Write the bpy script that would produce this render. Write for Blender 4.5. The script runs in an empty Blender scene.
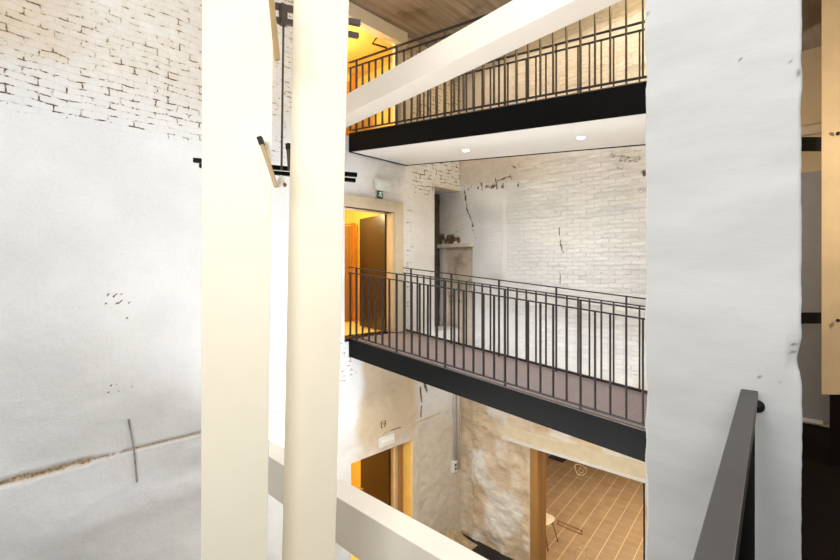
import bpy, math, random
import numpy as np
from mathutils import Vector, Matrix

random.seed(4)
C = bpy.context.scene.collection
SC = bpy.context.scene

# ---------------------------------------------------------------- survey
# Room axes: X runs along the back wall, Y runs along the footbridges, Z up, eye level = 0.
F = 443.0; HZ = 272.0
CT, ST = 0.71999, 0.69399
BACK = 5.70      # y of the back wall
SIDE = 7.10      # x of the right-hand brick wall
FLOOR = -5.32    # lower floor
GAL = -1.65      # gallery floor

def ray(u, v):
    d = u - 420.0
    return Vector((d*ST + F*CT, -d*CT + F*ST, HZ - v))
def on_back(u, v, off=0.0):
    r = ray(u, v); return r*((BACK-off)/r.y)
def on_side(u, v, off=0.0):
    r = ray(u, v); return r*((SIDE-off)/r.x)
def at(u, v, t):
    return ray(u, v)*t

# ---------------------------------------------------------------- noise
def _hash(ix, iy, seed):
    n = (ix.astype(np.int64)*374761393 + iy.astype(np.int64)*668265263 + seed*1442695041) & 0x7fffffff
    n = ((n ^ (n >> 13))*1274126177) & 0x7fffffff
    return ((n ^ (n >> 16)) & 0xffff)/65535.0
def vnoise(x, y, seed=0):
    x = np.asarray(x, float); y = np.asarray(y, float)
    ix = np.floor(x); iy = np.floor(y); fx = x-ix; fy = y-iy
    fx = fx*fx*(3-2*fx); fy = fy*fy*(3-2*fy)
    a = _hash(ix, iy, seed); b = _hash(ix+1, iy, seed); c = _hash(ix, iy+1, seed); d = _hash(ix+1, iy+1, seed)
    return (a*(1-fx)+b*fx)*(1-fy) + (c*(1-fx)+d*fx)*fy
def fbm(x, y, seed=0, oct=4):
    s = 0; amp = 0.5; tot = 0
    for k in range(oct):
        s = s + amp*vnoise(x*2**k, y*2**k, seed+k*17); tot += amp; amp *= 0.5
    return s/tot
def sm(lo, hi, x):
    t = np.clip((x-lo)/(hi-lo), 0, 1); return t*t*(3-2*t)
def seg(x, y, x0, y0, x1, y1):
    dx, dy = x1-x0, y1-y0
    t = np.clip(((x-x0)*dx+(y-y0)*dy)/(dx*dx+dy*dy), 0, 1)
    return np.hypot(x-(x0+t*dx), y-(y0+t*dy))

# ---------------------------------------------------------------- materials
def lin(c):
    return tuple(((x/255)/12.92 if x/255 <= .04045 else ((x/255+.055)/1.055)**2.4) for x in c) + (1.0,)
class N:
    def __init__(s, name):
        s.m = bpy.data.materials.new(name); s.m.use_nodes = True
        s.t = s.m.node_tree; s.t.nodes.clear()
        s.out = s.t.nodes.new('ShaderNodeOutputMaterial')
        s.b = s.t.nodes.new('ShaderNodeBsdfPrincipled')
        s.t.links.new(s.b.outputs[0], s.out.inputs[0])
    def n(s, kind, **kw):
        x = s.t.nodes.new(kind)
        for k, v in kw.items():
            if k in x.inputs: x.inputs[k].default_value = v
            else: setattr(x, k, v)
        return x
    def l(s, a, b): s.t.links.new(a, b)
    def math(s, op, a, b=None, clamp=False):
        x = s.n('ShaderNodeMath', operation=op); x.use_clamp = clamp
        for i, v in enumerate((a, b)):
            if v is None: continue
            if isinstance(v, (int, float)): x.inputs[i].default_value = v
            else: s.l(v, x.inputs[i])
        return x.outputs[0]
    def ramp(s, fac, lo, hi):
        x = s.n('ShaderNodeMapRange'); x.clamp = True
        s.l(fac, x.inputs[0]); x.inputs[1].default_value = lo; x.inputs[2].default_value = hi
        return x.outputs[0]
    def mix(s, fac, a, b):
        x = s.n('ShaderNodeMixRGB')
        for i, v in enumerate((fac, a, b)):
            if isinstance(v, (int, float, tuple)): x.inputs[i].default_value = v
            else: s.l(v, x.inputs[i])
        return x.outputs[0]

def simple(name, col, rough=0.6, metal=0.0, var=0.06, scale=6.0, bump=0.0, spec=0.5, emit=None, es=0.0):
    g = N(name)
    tc = g.n('ShaderNodeTexCoord')
    nz = g.n('ShaderNodeTexNoise', Scale=scale, Detail=5.0)
    g.l(tc.outputs['Object'], nz.inputs['Vector'])
    c = lin(col)
    dark = tuple(x*(1-var*2.2) for x in c[:3])+(1,); lite = tuple(min(1, x*(1+var*1.5)) for x in c[:3])+(1,)
    f = g.ramp(nz.outputs['Fac'], .3, .7)
    g.l(g.mix(f, dark, lite), g.b.inputs['Base Color'])
    g.b.inputs['Roughness'].default_value = rough; g.b.inputs['Metallic'].default_value = metal
    g.b.inputs['Specular IOR Level'].default_value = spec
    if bump:
        bp = g.n('ShaderNodeBump', Strength=bump, Distance=0.01)
        n2 = g.n('ShaderNodeTexNoise', Scale=scale*6, Detail=6.0)
        g.l(tc.outputs['Object'], n2.inputs['Vector']); g.l(n2.outputs['Fac'], bp.inputs['Height'])
        g.l(bp.outputs[0], g.b.inputs['Normal'])
    if emit:
        g.b.inputs['Emission Color'].default_value = lin(emit); g.b.inputs['Emission Strength'].default_value = es
    return g.m

def wall_material(name, paint, tan, gapcol=(92, 70, 52), courses=(.23, .072), bstr=.6):
    """Painted brickwork: masks R = open joints, G = dark breaks and a painted ledge shadow, B = bare tan plaster and painted shade, A = joint relief."""
    g = N(name)
    uv = g.n('ShaderNodeUVMap'); uv.uv_map = 'metres'
    at_ = g.n('ShaderNodeAttribute', attribute_name='marks')
    sep = g.n('ShaderNodeSeparateColor'); g.l(at_.outputs['Color'], sep.inputs[0])
    R, G, B = sep.outputs[0], sep.outputs[1], sep.outputs[2]; A = at_.outputs['Alpha']
    # wobble the courses a little
    nw = g.n('ShaderNodeTexNoise', Scale=3.0, Detail=3.0); g.l(uv.outputs[0], nw.inputs['Vector'])
    wob = g.n('ShaderNodeVectorMath', operation='SCALE'); g.l(nw.outputs['Color'], wob.inputs[0]); wob.inputs['Scale'].default_value = .09
    add = g.n('ShaderNodeVectorMath', operation='ADD'); g.l(uv.outputs[0], add.inputs[0]); g.l(wob.outputs[0], add.inputs[1])
    br = g.n('ShaderNodeTexBrick', Scale=1.0)
    br.inputs['Mortar Size'].default_value = .0075; br.inputs['Mortar Smooth'].default_value = .35
    br.inputs['Brick Width'].default_value = courses[0]; br.inputs['Row Height'].default_value = courses[1]
    g.l(add.outputs[0], br.inputs['Vector'])
    mort = br.outputs['Fac']
    n1 = g.n('ShaderNodeTexNoise', Scale=8.5, Detail=5.0); g.l(uv.outputs[0], n1.inputs['Vector'])
    n2 = g.n('ShaderNodeTexNoise', Scale=38.0, Detail=6.0); g.l(uv.outputs[0], n2.inputs['Vector'])
    n3 = g.n('ShaderNodeTexNoise', Scale=1.1, Detail=5.0); g.l(uv.outputs[0], n3.inputs['Vector'])
    thr = g.math('SUBTRACT', .76, g.math('MULTIPLY', R, .30))
    op = g.math('MULTIPLY', g.math('SUBTRACT', g.math('ADD', n1.outputs['Fac'], g.math('MULTIPLY', g.math('SUBTRACT', n2.outputs['Fac'], .5), .5)), thr), 9.0, True)
    gap = g.math('MULTIPLY', g.math('MULTIPLY', op, mort), R, True)
    pit = g.math('MULTIPLY', g.math('MULTIPLY', g.ramp(n2.outputs['Fac'], .66, .72), g.ramp(n1.outputs['Fac'], .50, .60)), g.math('MULTIPLY', R, .9))
    gap = g.math('MAXIMUM', g.math('MULTIPLY', gap, 1.15, True), pit)
    # base paint, tan plaster with painted shade and slow variation
    c = lin(paint); cd = tuple(x*.9 for x in c[:3])+(1,)
    base = g.mix(g.ramp(n3.outputs['Fac'], .35, .65), cd, c)
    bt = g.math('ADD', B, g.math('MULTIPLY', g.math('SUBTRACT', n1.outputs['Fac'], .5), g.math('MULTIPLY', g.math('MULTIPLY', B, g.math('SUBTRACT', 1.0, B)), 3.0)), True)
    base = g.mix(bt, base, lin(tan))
    spk = g.math('MULTIPLY', g.ramp(n2.outputs['Fac'], .5, .75), .10)
    base = g.mix(spk, base, lin(tuple(x*.72 for x in tan)))
    base = g.mix(gap, base, lin(gapcol))
    gg = g.ramp(g.math('ADD', G, g.math('MULTIPLY', g.math('SUBTRACT', n2.outputs['Fac'], .5), .7)), .35, .62)
    base = g.mix(gg, base, lin((104, 82, 62)))
    g.l(base, g.b.inputs['Base Color'])
    g.b.inputs['Roughness'].default_value = .78; g.b.inputs['Specular IOR Level'].default_value = .25
    h = g.math('MULTIPLY', g.math('MULTIPLY', mort, A), -1.0)
    h = g.math('ADD', h, g.math('MULTIPLY', n2.outputs['Fac'], .35))
    h = g.math('ADD', h, g.math('MULTIPLY', n1.outputs['Fac'], .9))
    h = g.math('SUBTRACT', h, g.math('MULTIPLY', g.math('ADD', gap, gg), 1.1))
    bp = g.n('ShaderNodeBump', Strength=bstr, Distance=0.012); g.l(h, bp.inputs['Height']); g.l(bp.outputs[0], g.b.inputs['Normal'])
    return g.m

def banded(name, c1, c2, axis, scale, rough=.6, grain=(1, 1, 1), bump=.3):
    g = N(name); tc = g.n('ShaderNodeTexCoord')
    w = g.n('ShaderNodeTexWave', Scale=scale, Distortion=.6, Detail=2.0); w.bands_direction = axis
    g.l(tc.outputs['Object'], w.inputs['Vector'])
    mp = g.n('ShaderNodeMapping'); mp.inputs['Scale'].default_value = grain; g.l(tc.outputs['Object'], mp.inputs[0])
    nz = g.n('ShaderNodeTexNoise', Scale=4.0, Detail=5.0); g.l(mp.outputs[0], nz.inputs['Vector'])
    f = g.math('ADD', g.math('MULTIPLY', w.outputs['Fac'], .5), g.math('MULTIPLY', nz.outputs['Fac'], .5))
    g.l(g.mix(f, lin(c1), lin(c2)), g.b.inputs['Base Color']); g.b.inputs['Roughness'].default_value = rough
    bp = g.n('ShaderNodeBump', Strength=bump, Distance=.005); g.l(f, bp.inputs['Height']); g.l(bp.outputs[0], g.b.inputs['Normal'])
    return g.m

def concrete():
    g = N('board_marked_concrete'); tc = g.n('ShaderNodeTexCoord')
    mp = g.n('ShaderNodeMapping'); mp.inputs['Scale'].default_value = (.5, 6, 1); g.l(tc.outputs['Object'], mp.inputs[0])
    a = g.n('ShaderNodeTexNoise', Scale=1.6, Detail=8.0); g.l(mp.outputs[0], a.inputs['Vector'])
    b = g.n('ShaderNodeTexNoise', Scale=1.5, Detail=6.0); g.l(tc.outputs['Object'], b.inputs['Vector'])
    w = g.n('ShaderNodeTexWave', Scale=.9, Distortion=2.5, Detail=3.0); w.bands_direction = 'Y'; g.l(tc.outputs['Object'], w.inputs['Vector'])
    c = g.mix(g.ramp(a.outputs['Fac'], .3, .7), lin((132, 122, 112)), lin((176, 166, 154)))
    c = g.mix(g.math('MULTIPLY', g.ramp(w.outputs['Fac'], .97, 1.0), .3), c, lin((84, 68, 55)))
    c = g.mix(g.math('MULTIPLY', g.ramp(b.outputs['Fac'], .55, .68), .7), c, lin((66, 54, 45)))
    g.l(c, g.b.inputs['Base Color']); g.b.inputs['Roughness'].default_value = .85
    bp = g.n('ShaderNodeBump', Strength=.4, Distance=.01); g.l(a.outputs['Fac'], bp.inputs['Height']); g.l(bp.outputs[0], g.b.inputs['Normal'])
    return g.m

def tiles(name, c1, c2, mortar, w, h, rot, msize, rough, off=0.0):
    g = N(name); tc = g.n('ShaderNodeTexCoord')
    mp = g.n('ShaderNodeMapping'); mp.inputs['Rotation'].default_value = (0, 0, rot); g.l(tc.outputs['Object'], mp.inputs[0])
    br = g.n('ShaderNodeTexBrick', Scale=1.0); br.offset = off
    br.inputs['Brick Width'].default_value = w; br.inputs['Row Height'].default_value = h
    br.inputs['Mortar Size'].default_value = msize; br.inputs['Mortar Smooth'].default_value = .2
    br.inputs['Color1'].default_value = lin(c1); br.inputs['Color2'].default_value = lin(c2); br.inputs['Mortar'].default_value = lin(mortar)
    g.l(mp.outputs[0], br.inputs['Vector'])
    nz = g.n('ShaderNodeTexNoise', Scale=2.2, Detail=5.0); g.l(tc.outputs['Object'], nz.inputs['Vector'])
    g.l(g.mix(g.math('MULTIPLY', nz.outputs['Fac'], .3), br.outputs['Color'], lin(tuple(x*.7 for x in c1))), g.b.inputs['Base Color'])
    g.b.inputs['Roughness'].default_value = rough
    bp = g.n('ShaderNodeBump', Strength=.3, Distance=.004); bp.invert = True; g.l(br.outputs['Fac'], bp.inputs['Height']); g.l(bp.outputs[0], g.b.inputs['Normal'])
    return g.m

def glass(name, tint=(235, 235, 228), refl=1.0):
    g = N(name); g.t.nodes.remove(g.b)
    tr = g.n('ShaderNodeBsdfTransparent'); tr.inputs[0].default_value = lin(tint)
    gl = g.n('ShaderNodeBsdfGlossy'); gl.inputs['Roughness'].default_value = .02
    fr = g.n('ShaderNodeFresnel'); fr.inputs['IOR'].default_value = 1.45
    mx = g.n('ShaderNodeMixShader'); g.l(g.math('MULTIPLY', fr.outputs[0], refl, True), mx.inputs[0])
    g.l(tr.outputs[0], mx.inputs[1]); g.l(gl.outputs[0], mx.inputs[2]); g.l(mx.outputs[0], g.out.inputs[0])
    return g.m

M = {}
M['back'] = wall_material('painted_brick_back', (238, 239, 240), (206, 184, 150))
M['side'] = wall_material('painted_brick_side', (242, 243, 243), (214, 194, 166), bstr=.95)
def pier_material():
    g = N('limewashed_pier'); tc = g.n('ShaderNodeTexCoord'); at_ = g.n('ShaderNodeAttribute', attribute_name='marks')
    sep = g.n('ShaderNodeSeparateColor'); g.l(at_.outputs['Color'], sep.inputs[0])
    a = g.n('ShaderNodeTexNoise', Scale=2.0, Detail=5.0); b = g.n('ShaderNodeTexNoise', Scale=45.0, Detail=5.0)
    mp = g.n('ShaderNodeMapping'); mp.inputs['Scale'].default_value = (1, .5, 2.2)
    g.l(tc.outputs['Object'], mp.inputs[0]); g.l(mp.outputs[0], a.inputs['Vector']); g.l(mp.outputs[0], b.inputs['Vector'])
    c = g.mix(g.ramp(a.outputs['Fac'], .3, .7), lin((196, 195, 192)), lin((208, 207, 204)))
    c = g.mix(g.math('MULTIPLY', sep.outputs[1], .75), c, lin((74, 66, 60)))
    g.l(c, g.b.inputs['Base Color']); g.b.inputs['Roughness'].default_value = .85; g.b.inputs['Specular IOR Level'].default_value = .2
    bp = g.n('ShaderNodeBump', Strength=.2, Distance=.004); g.l(b.outputs['Fac'], bp.inputs['Height']); g.l(bp.outputs[0], g.b.inputs['Normal'])
    return g.m
M['pier'] = pier_material()
M['cream'] = simple('cream_painted_timber', (247, 236, 212), .5, var=.012, scale=2, bump=.05)
M['beam'] = simple('white_painted_beam', (240, 232, 218), .55, var=.02, scale=2, bump=.12)
M['crackline'] = simple('dark_shake', (96, 84, 70), .9)
M['steel'] = simple('black_steel', (6, 6, 6), .5, 0, var=.15, scale=3, spec=.1)
M['bar'] = simple('railing_steel', (50, 46, 47), .42, .4, var=.1, scale=8, spec=.5)
M['deck'] = banded('grey_ribbed_deck', (100, 88, 88), (150, 137, 136), 'Y', 11.0, .6, (1, 8, 1), .08)
M['white'] = simple('white_board', (226, 222, 215), .7, var=.01)
M['concrete'] = concrete()
M['wood_dark'] = banded('dark_brown_door', (28, 15, 7), (48, 27, 11), 'X', 2.0, .3, (6, 6, .6))
M['wood_mid'] = banded('oak_frame', (150, 108, 58), (178, 132, 76), 'X', 3.0, .45, (8, 8, .6))
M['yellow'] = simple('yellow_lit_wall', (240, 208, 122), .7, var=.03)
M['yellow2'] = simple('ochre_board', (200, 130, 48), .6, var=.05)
M['frame'] = simple('pale_door_frame', (206, 190, 162), .5, var=.03)
M['chrome'] = simple('brushed_metal', (190, 180, 165), .25, .9, var=.05)
M['plastic'] = simple('white_plastic', (232, 228, 222), .4, var=.01)
M['green'] = simple('sign_green', (22, 92, 62), .5, var=.04)
M['ink'] = simple('sign_dark', (52, 42, 30), .6)
M['signwhite'] = simple('sign_white', (236, 240, 232), .5)
M['gravel'] = tiles('dark_slate', (22, 22, 24), (30, 30, 32), (8, 8, 9), .3, .3, 0, .012, .6)
def tile_floor():
    g = N('tan_floor_tile'); tc = g.n('ShaderNodeTexCoord')
    mp = g.n('ShaderNodeMapping'); mp.inputs['Rotation'].default_value = (0, 0, math.radians(-6)); g.l(tc.outputs['Object'], mp.inputs[0])
    sx = g.n('ShaderNodeSeparateXYZ'); g.l(mp.outputs[0], sx.inputs[0])
    def joint(o, size, w):
        f = g.math('FRACT', g.math('DIVIDE', o, size)); d_ = g.math('ABSOLUTE', g.math('SUBTRACT', f, .5))
        return g.ramp(d_, .5-w/size, .5-w/size*.35)
    a = joint(sx.outputs[1], .275, .010); b = joint(sx.outputs[0], .25, .009)
    j = g.math('MAXIMUM', a, g.math('MULTIPLY', b, .42))
    nz = g.n('ShaderNodeTexNoise', Scale=3.0, Detail=5.0); g.l(tc.outputs['Object'], nz.inputs['Vector'])
    c = g.mix(g.ramp(nz.outputs['Fac'], .3, .7), lin((166, 138, 106)), lin((188, 160, 126)))
    g.l(g.mix(j, c, lin((240, 214, 168))), g.b.inputs['Base Color']); g.b.inputs['Roughness'].default_value = .35
    bp = g.n('ShaderNodeBump', Strength=.2, Distance=.004); bp.invert = True; g.l(j, bp.inputs['Height']); g.l(bp.outputs[0], g.b.inputs['Normal'])
    return g.m
M['tile'] = tile_floor()
M['glass'] = glass('clear_door_glass', (238, 232, 222), .6)
M['etch'] = simple('etched_mark', (206, 176, 136), .6)
M['rail'] = simple('dark_bronze_handrail', (66, 62, 61), .45, .2, var=.05, scale=3)
M['smoke'] = simple('black_glass_panel', (4, 4, 4), .7, 0, var=.02, spec=.02)
M['edge'] = simple('green_glass_edge', (150, 172, 152), .3)
M['darkfloor'] = simple('dark_stained_floor', (20, 14, 12), .8, var=.2, scale=2, spec=.12)
M['post'] = simple('limed_timber_post', (208, 180, 138), .7, var=.05, scale=3, bump=.1)
M['greypanel'] = simple('grey_panel', (150, 147, 146), .5, var=.03)
M['creamwall'] = simple('cream_plaster', (206, 184, 150), .85, var=.05, scale=3, bump=.3)
M['ledge'] = simple('painted_ledge', (222, 212, 194), .8, var=.05, scale=9, bump=.5)
M['pipe'] = simple('grey_pipe', (206, 200, 196), .5, var=.03)
M['rust'] = simple('rusty_iron', (170, 162, 152), .8, .2, var=.2, scale=20)
M['tan'] = simple('varnished_strut', (176, 146, 96), .5, var=.08)
M['greymetal'] = simple('grey_steel', (88, 78, 70), .5, .3, var=.08)
M['seat'] = simple('cream_chair_shell', (238, 222, 190), .45, var=.02)
M['lamp'] = simple('lamp_glow', (255, 240, 210), .5, emit=(255, 226, 170), es=14)
M['spot'] = simple('spot_glow', (255, 250, 240), .5, emit=(255, 244, 225), es=16)
M['fluor'] = simple('tube_glow', (255, 244, 220), .5, emit=(255, 240, 200), es=9)
M['black'] = simple('flat_black', (12, 11, 11), .7)
M['rubble'] = simple('loose_plaster', (190, 168, 136), .95, var=.12, scale=9, bump=.8)

# ---------------------------------------------------------------- mesh helpers
class MB:
    def __init__(s): s.v = []; s.f = []
    def hexa(s, p):          # p: 4 bottom + 4 top, both counter-clockwise seen from above
        k = len(s.v); s.v += [tuple(x) for x in p]
        s.f += [(k+3, k+2, k+1, k), (k+4, k+5, k+6, k+7)] + [(k+i, k+(i+1) % 4, k+4+(i+1) % 4, k+4+i) for i in range(4)]
        return s
    def box(s, x0, x1, y0, y1, z0, z1):
        return s.hexa([(x0, y0, z0), (x1, y0, z0), (x1, y1, z0), (x0, y1, z0), (x0, y0, z1), (x1, y0, z1), (x1, y1, z1), (x0, y1, z1)])
    def quad(s, *p):
        k = len(s.v); s.v += [tuple(x) for x in p]; s.f.append(tuple(range(k, k+len(p)))); return s
    def bar(s, p, q, w, h, up=(0, 0, 1)):   # rectangular bar from p to q
        p, q = Vector(p), Vector(q); d = (q-p).normalized(); up = Vector(up)
        if abs(d.dot(up)) > .98: up = Vector((1, 0, 0))
        r = d.cross(up).normalized(); n = r.cross(d).normalized()
        c = [(-1, -1), (1, -1), (1, 1), (-1, 1)]
        k = len(s.v)
        for o in (p, q): s.v += [tuple(o + r*(a*w/2) + n*(b*h/2)) for a, b in c]
        s.f += [(k, k+1, k+2, k+3), (k+7, k+6, k+5, k+4)] + [(k+4+i, k+4+(i+1) % 4, k+(i+1) % 4, k+i) for i in range(4)]
        return s
    def tube(s, pts, r, seg=8, closed=False):
        pts = [Vector(p) for p in pts]; n = len(pts); k = len(s.v); prev = None
        rr = r if isinstance(r, (list, tuple)) else [r]*n
        for i, p in enumerate(pts):
            if closed: d = pts[(i+1) % n]-pts[i-1]
            else: d = pts[min(i+1, n-1)]-pts[max(i-1, 0)]
            d.normalize()
            ref = prev if prev is not None else (Vector((0, 0, 1)) if abs(d.z) < .9 else Vector((1, 0, 0)))
            a = d.cross(ref).normalized(); b = a.cross(d).normalized(); prev = b
            for j in range(seg):
                t = 2*math.pi*j/seg; s.v.append(tuple(p + a*math.cos(t)*rr[i] + b*math.sin(t)*rr[i]))
        for i in range(n if closed else n-1):
            for j in range(seg):
                i2 = (i+1) % n
                s.f.append((k+i*seg+j, k+i*seg+(j+1) % seg, k+i2*seg+(j+1) % seg, k+i2*seg+j))
        if not closed:
            s.f.append(tuple(k+j for j in range(seg))[::-1]); s.f.append(tuple(k+(n-1)*seg+j for j in range(seg)))
        return s
    def disc(s, c, r, h, seg=20, axis=(0, 0, 1), r2=None):
        c = Vector(c); ax = Vector(axis).normalized()
        return s.tube([c, c+ax*h], [r, r2 if r2 is not None else r], seg)
    def build(s, name, mat, parent=None, bevel=0.0, smooth=False, origin=None):
        me = bpy.data.meshes.new(name)
        o = Vector(origin) if origin is not None else Vector((0, 0, 0))
        me.from_pydata([tuple(Vector(p)-o) for p in s.v], [], s.f); me.update()
        me.materials.append(mat)
        if smooth: me.polygons.foreach_set('use_smooth', [True]*len(me.polygons))
        ob = bpy.data.objects.new(name, me); C.objects.link(ob)
        if origin is not None: ob.location = o
        if parent is not None:
            ob.parent = parent
            if origin is None: ob.location = -parent.location
            else: ob.location = o - parent.location
        if bevel:
            b = ob.modifiers.new('bevel', 'BEVEL'); b.width = bevel; b.segments = 2; b.limit_method = 'ANGLE'
        return ob

def child(mb, name, mat, parent, **kw):       # parent may itself be a part
    ob = mb.build(name, mat, None, **kw)
    ob.parent = parent
    if parent.parent is not None or parent.type == 'EMPTY' or parent.location.length > 0:
        ob.matrix_parent_inverse = Matrix.Identity(4)
        w = Vector((0, 0, 0)); p = parent
        while p is not None: w += p.location; p = p.parent
        ob.location = ob.location - w
    return ob
def thing(name, label, cat, loc, group=None):
    o = bpy.data.objects.new(name, None); C.objects.link(o); o.location = loc; o.empty_display_size = .1
    o['label'] = label; o['category'] = cat
    if group: o['group'] = group
    return o
def tag(o, label, cat, group=None):
    o['label'] = label; o['category'] = cat
    if group: o['group'] = group
    return o
def struct(o):
    o['kind'] = 'structure'; return o

# ---------------------------------------------------------------- survey-grid walls
def grid_wall(name, mat, axis, plane, u0, u1, v0, v1, step, holes, disp, marks, depth=.25, back=1):
    """axis 'x': wall in the XZ plane at y=plane facing -Y; axis 'y': wall in the YZ plane at x=plane facing -X."""
    def lines(a, b, cuts):
        pts = sorted(set([a, b]+[c for c in cuts if a < c < b])); out = []
        for p, q in zip(pts, pts[1:]):
            n = max(1, int(round((q-p)/step))); out += [p+(q-p)*i/n for i in range(n)]
        return np.array(out+[b])
    us = lines(u0, u1, [h[0] for h in holes]+[h[1] for h in holes])
    vs = lines(v0, v1, [h[2] for h in holes]+[h[3] for h in holes])
    U, V = np.meshgrid(us, vs); nu, nv = len(us), len(vs)
    D = disp(U, V)
    for h in holes:       # keep the arrises of openings true
        dist = np.maximum(np.maximum(h[0]-U, U-h[1]), np.maximum(h[2]-V, V-h[3]))
        D = D*sm(0, .06, np.maximum(dist, 0))
    mk = marks(U, V)
    co = np.empty((nv*nu, 3))
    if axis == 'x': co[:, 0] = U.ravel(); co[:, 1] = plane - D.ravel(); co[:, 2] = V.ravel()
    else: co[:, 0] = plane - D.ravel(); co[:, 1] = U.ravel(); co[:, 2] = V.ravel()
    cu = (us[:-1]+us[1:])/2; cv = (vs[:-1]+vs[1:])/2
    CU, CV = np.meshgrid(cu, cv); keep = np.ones(CU.shape, bool)
    for h in holes: keep &= ~((CU > h[0]) & (CU < h[1]) & (CV > h[2]) & (CV < h[3]))
    jj, ii = np.nonzero(keep); q = jj*nu+ii
    if axis == 'x': fc = np.stack([q, q+1, q+1+nu, q+nu], 1)
    else: fc = np.stack([q+1, q, q+nu, q+1+nu], 1)
    verts = co.tolist(); faces = fc.tolist()
    uvx = U.ravel().tolist(); uvy = V.ravel().tolist(); m4 = mk.reshape(-1, 4).tolist()
    def addq(pts):
        k = len(verts)
        for (a, d, z) in pts:
            verts.append([a, plane+d, z] if axis == 'x' else [plane+d, a, z]); uvx.append(a+d); uvy.append(z+d*.3); m4.append([0, 0, .15, .2])
        faces.append([k, k+1, k+2, k+3])
    for h in holes:
        a, b, c, d, dep = h
        addq([(a, 0, c), (a, dep, c), (a, dep, d), (a, 0, d)])
        addq([(b, 0, d), (b, dep, d), (b, dep, c), (b, 0, c)])
        addq([(a, 0, d), (a, dep, d), (b, dep, d), (b, 0, d)])
        addq([(a, 0, c), (b, 0, c), (b, dep, c), (a, dep, c)])
    # the far skin, so the wall is solid from behind
    me = bpy.data.meshes.new(name); me.from_pydata(verts, [], faces); me.update()
    uvl = me.uv_layers.new(name='metres')
    li = np.empty(len(me.loops), int); me.loops.foreach_get('vertex_index', li)
    ua = np.stack([np.array(uvx)[li], np.array(uvy)[li]], 1).ravel(); uvl.data.foreach_set('uv', ua)
    ca = me.color_attributes.new('marks', 'FLOAT_COLOR', 'POINT'); ca.data.foreach_set('color', np.array(m4).ravel())
    me.polygons.foreach_set('use_smooth', [True]*len(me.polygons)); me.materials.append(mat)
    ob = bpy.data.objects.new(name, me); C.objects.link(ob); return struct(ob)

# ================================================================ SETTING
# ---- back wall -------------------------------------------------------------
dm_r = on_back(393.4, 212.6); dm_z = dm_r.z                 # middle door
DM = (4.20, dm_r.x, -1.06, dm_z, .30)
lo_l = on_back(351, 463.2); lo_r = on_back(412.4, 440.2)
DL = (lo_l.x, lo_r.x, FLOOR, (lo_l.z+lo_r.z)/2, .24)
op_r = on_back(395, 60).x
UP = (3.55, op_r, 2.16, 4.05, .06)
sl = on_back(434.5, 188)
SLOT = (sl.x, SIDE+.4, -1.15, on_back(446, 188.5).z, .56)

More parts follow.
